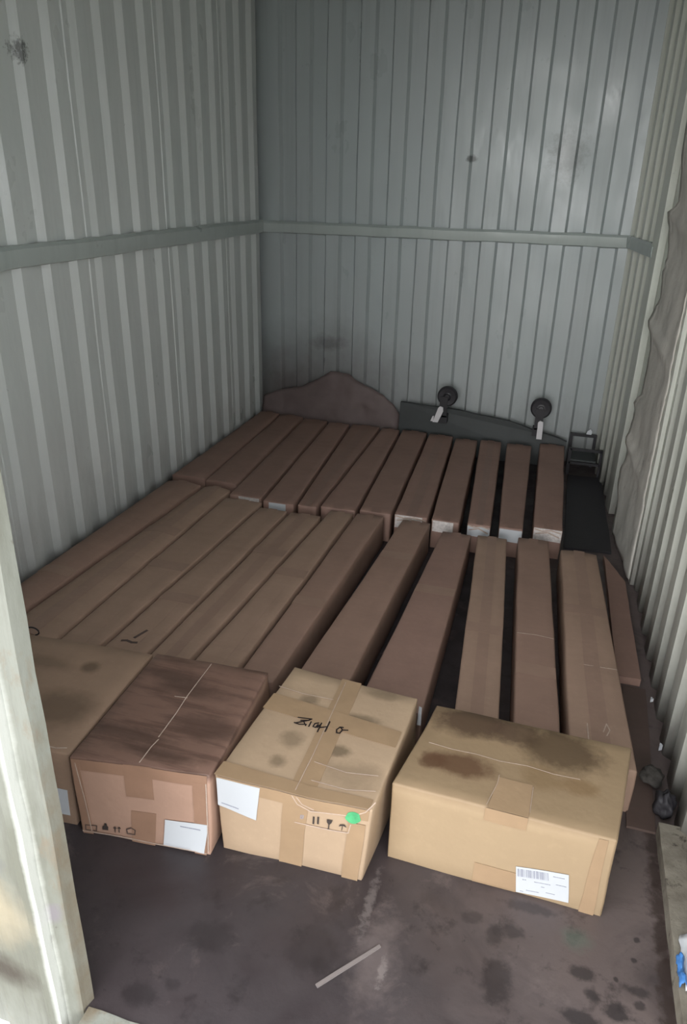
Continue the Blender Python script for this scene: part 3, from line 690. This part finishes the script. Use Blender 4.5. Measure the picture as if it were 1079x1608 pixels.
def lump(name, c, r, mat, label, cat, seed=0, zs=.7, amp=.35):
    bm = bmesh.new(); bmesh.ops.create_icosphere(bm, subdivisions=4, radius=1)
    for v_ in bm.verts:
        k = 1+amp*noise.noise(v_.co*1.6+Vector((seed*5, 0, 0)))+.12*noise.noise(v_.co*5+Vector((seed, 3, 0)))
        v_.co = Vector((v_.co.x*r[0]*k, v_.co.y*r[1]*k, v_.co.z*r[2]*k))
    lo = min(v_.co.z for v_ in bm.verts)
    for v_ in bm.verts: v_.co.z -= lo
    me = bpy.data.meshes.new(name); bm.to_mesh(me); bm.free(); me.materials.append(mat); me.shade_smooth()
    o = bpy.data.objects.new(name, me); C.objects.link(o); o.location = c; return tag(o, label, cat)
q = on_z(1035, 1222, .03); lump('crumpled_rag', (.428, q.y, .008), (.030, .035, .022), M_lump, 'grey dusty rag lump at the foot of the right wall', 'rag', 1)
q = on_z(1052, 1275, .04); lump('rubber_lump', (.449, q.y+.02, 0), (.026, .032, .045), M_black, 'black rubber lump at the end of the pale beam on the right', 'lump', 2)
for (px, py, x_, lb_) in ((1022, 1105, .43, 'tiny white stand-in for daylight by the right wall, the farther back of two'), (1036, 1178, .44, 'tiny white stand-in for daylight by the right wall, just behind the grey rag')):
    q = on_z(px, py, .012); mb = MB(); mb.prism([(q.x-.004, q.y-.004, .032), (q.x+.005, q.y-.003, .036), (q.x+.004, q.y+.005, .033), (q.x-.003, q.y+.006, .036)], (0, 0, -.02 if py > 1150 else -.012))
    tag(mb.build('daylight_spot', M_paper, smooth=0, origin=(q.x, q.y, .008)), lb_, 'light spot')  # white chips standing in for daylight through gaps at the wall foot
q = on_z(1068, 1495, .045); mb = MB()
e_ = empty('plastic_wrapper', (.452, 1.235, .045), 'crumpled blue and white plastic wrapper on the pale beam at the lower right', 'wrapper')
def crumple(name, x0, x1, y0, y1, z, h, mat, parent, seed, n=12):
    v = []; f = []
    for i in range(n+1):
        for j in range(n+1):
            x = x0+(x1-x0)*i/n; y = y0+(y1-y0)*j/n
            v.append((x+.004*noise.noise(Vector((i*.6, j*.6, seed))), y+.006*noise.noise(Vector((i*.5, j*.7, seed+3))), z+.004+h*abs(noise.noise(Vector((x*40, y*40, seed))))+h*.6*math.sin(math.pi*i/n)))
    for i in range(n):
        for j in range(n): f.append((i*(n+1)+j, i*(n+1)+j+1, (i+1)*(n+1)+j+1, (i+1)*(n+1)+j))
    o = link(name, v, f, mat, parent, smooth=60); o.modifiers.new('t', 'SOLIDIFY').thickness = .001; return o
crumple('wrapper_film', .440, .485, 1.19, 1.32, .045, .02, M_paper, e_, 5)
crumple('printed_end', .428, .444, 1.195, 1.265, .045, .02, M_blue, e_, 8)['label'] = 'bright blue end'
# pale stick on the floor in front
a, c = on_z(497, 1548, .003), on_z(597, 1485, .003); d = (c-a).normalized(); sd = d.cross(Vector((0, 0, 1)))*.0042; mb = MB()
pts = [a-sd, a+(c-a)*.3-sd*1.1, a+(c-a)*.7-sd*.9, c-sd*.8, c+sd*.8, a+(c-a)*.6+sd, a+sd]
mb.prism([(p.x, p.y, 0) for p in pts], (0, 0, .004)); tag(mb.build('thin_stick', flat('weathered pale wood', srgb(118, 110, 108), .7), smooth=0, origin=(a.x, a.y, 0)), 'thin pale grey stick lying alone on the dark floor in front of the cartons', 'stick')
# wire loop by the leftmost carton
WL = on_plane(52, 991, (0, 1.70, 0), Vector((0, 1, 0))); mb = MB(); P = []
for i in range(15):
    t = math.pi*1.25*i/14-1.2; P.append((WL.x+.022*math.cos(t), WL.y, WL.z+.014*math.sin(t)))
mb.tube(P, .0025, 6); mb.tube([P[0], (WL.x, 1.702, .154)], .0025, 6)
tag(mb.build('wire_loop', M_blackm, origin=(WL.x, 1.70, .154)), 'thin dark wire loop sticking up behind the leftmost front carton', 'wire')

# ------------------------------------------------------------------ back corner: crumpled sheet, upturned dolly, frame
v = []; f = []; nu, nv = 60, 16
def topz(x):
    pts = [(-1.90, .24), (-1.78, .29), (-1.62, .33), (-1.50, .39), (-1.42, .45), (-1.30, .44), (-1.20, .38), (-1.07, .33), (-.98, .26), (-.945, .2)]
    for (a, p), (b_, q_) in zip(pts, pts[1:]):
        if x <= b_: return p+(q_-p)*(x-a)/(b_-a)
    return pts[-1][1]
for i in range(nu+1):
    x = -1.895+(.955)*i/nu
    for j in range(nv+1):
        t = j/nv; z = .012+(topz(x)-.012)*t; y = 4.535+.075*t**1.3
        w_ = .022*noise.noise(Vector((x*6, z*8, 2)))*math.sin(math.pi*t)+.008*noise.noise(Vector((x*18, z*20, 7)))
        v.append((x, min(y+w_, 4.632), max(z+w_*.5*(t > 0), .004)))
for i in range(nu):
    for j in range(nv): f.append((i*(nv+1)+j, i*(nv+1)+j+1, (i+1)*(nv+1)+j+1, (i+1)*(nv+1)+j))
o = link('crumpled_sheet', v, f, M_brown2, smooth=60, origin=(-1.4, 4.56, 0)); o.modifiers.new('t', 'SOLIDIFY').thickness = .003
tag(o, 'dark brown crumpled sheet leaning in the far left corner behind the long cartons', 'sheet')
# dolly lying on its side: deck slab, two wheels on top
e_ = empty('upturned_dolly', (-.42, 4.57, 0), 'dark dolly board tipped up against the back wall with two black wheels showing', 'dolly')
mb = MB(); n_ = 20; tp = []
for i in range(n_+1):
    x = -.93+1.05*i/n_; z = .305-.035*(i/n_)-.115*(i/n_)**3+.01*noise.noise(Vector((x*6, 0, 0))); tp.append((x, 4.545, z))
mb.prism([(-.93, 4.52, .0), (.12, 4.52, .0)] + [(x, 4.545, z) for x, y, z in reversed(tp)], (0, .028, 0)); mb.build('deck', M_deck, e_, smooth=0)
for k, (cx_, cz_, sl) in enumerate(((703, 622, -.02), (850, 641, -.005))):
    p = on_plane(cx_, cz_, (0, 4.505, 0), Vector((0, 1, 0)))
    wb = MB(); R_ = .062
    wb.lathe(p, (0, 1, 0), [(.026, -.016), (R_-.010, -.020), (R_, -.010), (R_, .010), (R_-.010, .020), (.026, .016)], 30)
    wh = wb.build('wheel', M_black, e_)
    hb = MB(); hb.lathe(p, (0, 1, 0), [(.0005, -.020), (.014, -.020), (.016, -.010), (.027, -.006), (.027, .010), (.0005, .012)], 20); hb.build('hub', M_blackm if k == 0 else flat('grey hub', srgb(84, 82, 84), .5), wh)
    fb = MB(); fb.box(p.x-.022+sl, p.x+.026+sl, p.y-.026, p.y-.020, p.z-.13, p.z-.0); fb.box(p.x-.03+sl, p.x+.03+sl, p.y-.026, p.y+.04, p.z-.17, p.z-.12)
    fb.build('caster_fork', M_blackm, e_, smooth=0)
    br = MB(); c0, c1 = ((691, 641), (684, 663)) if k == 0 else ((848, 664), (847, 690))
    a = on_plane(*c0, (0, p.y-.034, 0), Vector((0, 1, 0))); c_ = on_plane(*c1, (0, p.y-.034, 0), Vector((0, 1, 0)))
    wd = .019; pts = [(a.x-wd*.6, a.y, a.z), (a.x, a.y, a.z+.012), (a.x+wd, a.y, a.z+.006), (a.x+wd*1.1, a.y, a.z-.02), (c_.x+wd*.7, c_.y, c_.z), (c_.x-wd, c_.y, c_.z)]
    br.prism(pts, (0, .006, 0)); br.build('brake_lever', M_white, e_, smooth=0)['label'] = 'pale grey lever'
    if k == 0:
        br = MB(); a = on_plane(679, 658, (0, p.y-.034, 0), Vector((0, 1, 0))); br.prism([(a.x-.012, a.y, a.z-.014), (a.x+.004, a.y, a.z-.014), (a.x+.009, a.y, a.z+.022), (a.x-.001, a.y, a.z+.018)], (0, .006, 0)); br.build('pale_tab', M_white, e_, smooth=0)
# black frame in the right back corner
e_ = empty('metal_frame', (.235, 4.50, 0), 'low black metal frame in the far right corner beyond the black mat', 'frame')
for (x, y) in ((.145, 4.42), (.325, 4.42), (.145, 4.60), (.285, 4.60)):
    mb = MB(); mb.box(x-.009, x+.009, y-.009, y+.009, 0, .205 if y > 4.5 else .17); mb.build('leg', M_blackm, e_, smooth=0)
for z in (.07, .155):
    mb = MB(); mb.box(.145, .325, 4.411, 4.429, z, z+.014); mb.build('cross_bar', M_blackm, e_, smooth=0)
mb = MB(); mb.box(.140, .292, 4.59, 4.61, .19, .206); mb.build('cross_bar', M_blackm, e_, smooth=0)
mb = MB(); mb.box(.155, .30, 4.43, 4.59, .085, .095); mb.build('shelf', M_deck, e_, smooth=0)
p = on_plane(926, 678, (0, 4.60, 0), Vector((0, 1, 0)))
mb = MB(); mb.prism([(p.x-.018, 4.595, .207), (p.x+.012, 4.593, .207), (p.x+.016, 4.597, .225), (p.x+.004, 4.600, .240), (p.x-.012, 4.598, .226)], (0, .01, 0))
tag(mb.build('daylight_spot', M_paper, smooth=0, origin=(p.x, 4.6, .207)), 'white stand-in for a daylight hole, on the black frame in the far right corner', 'light spot')  # white chip added in place of a hole letting daylight in
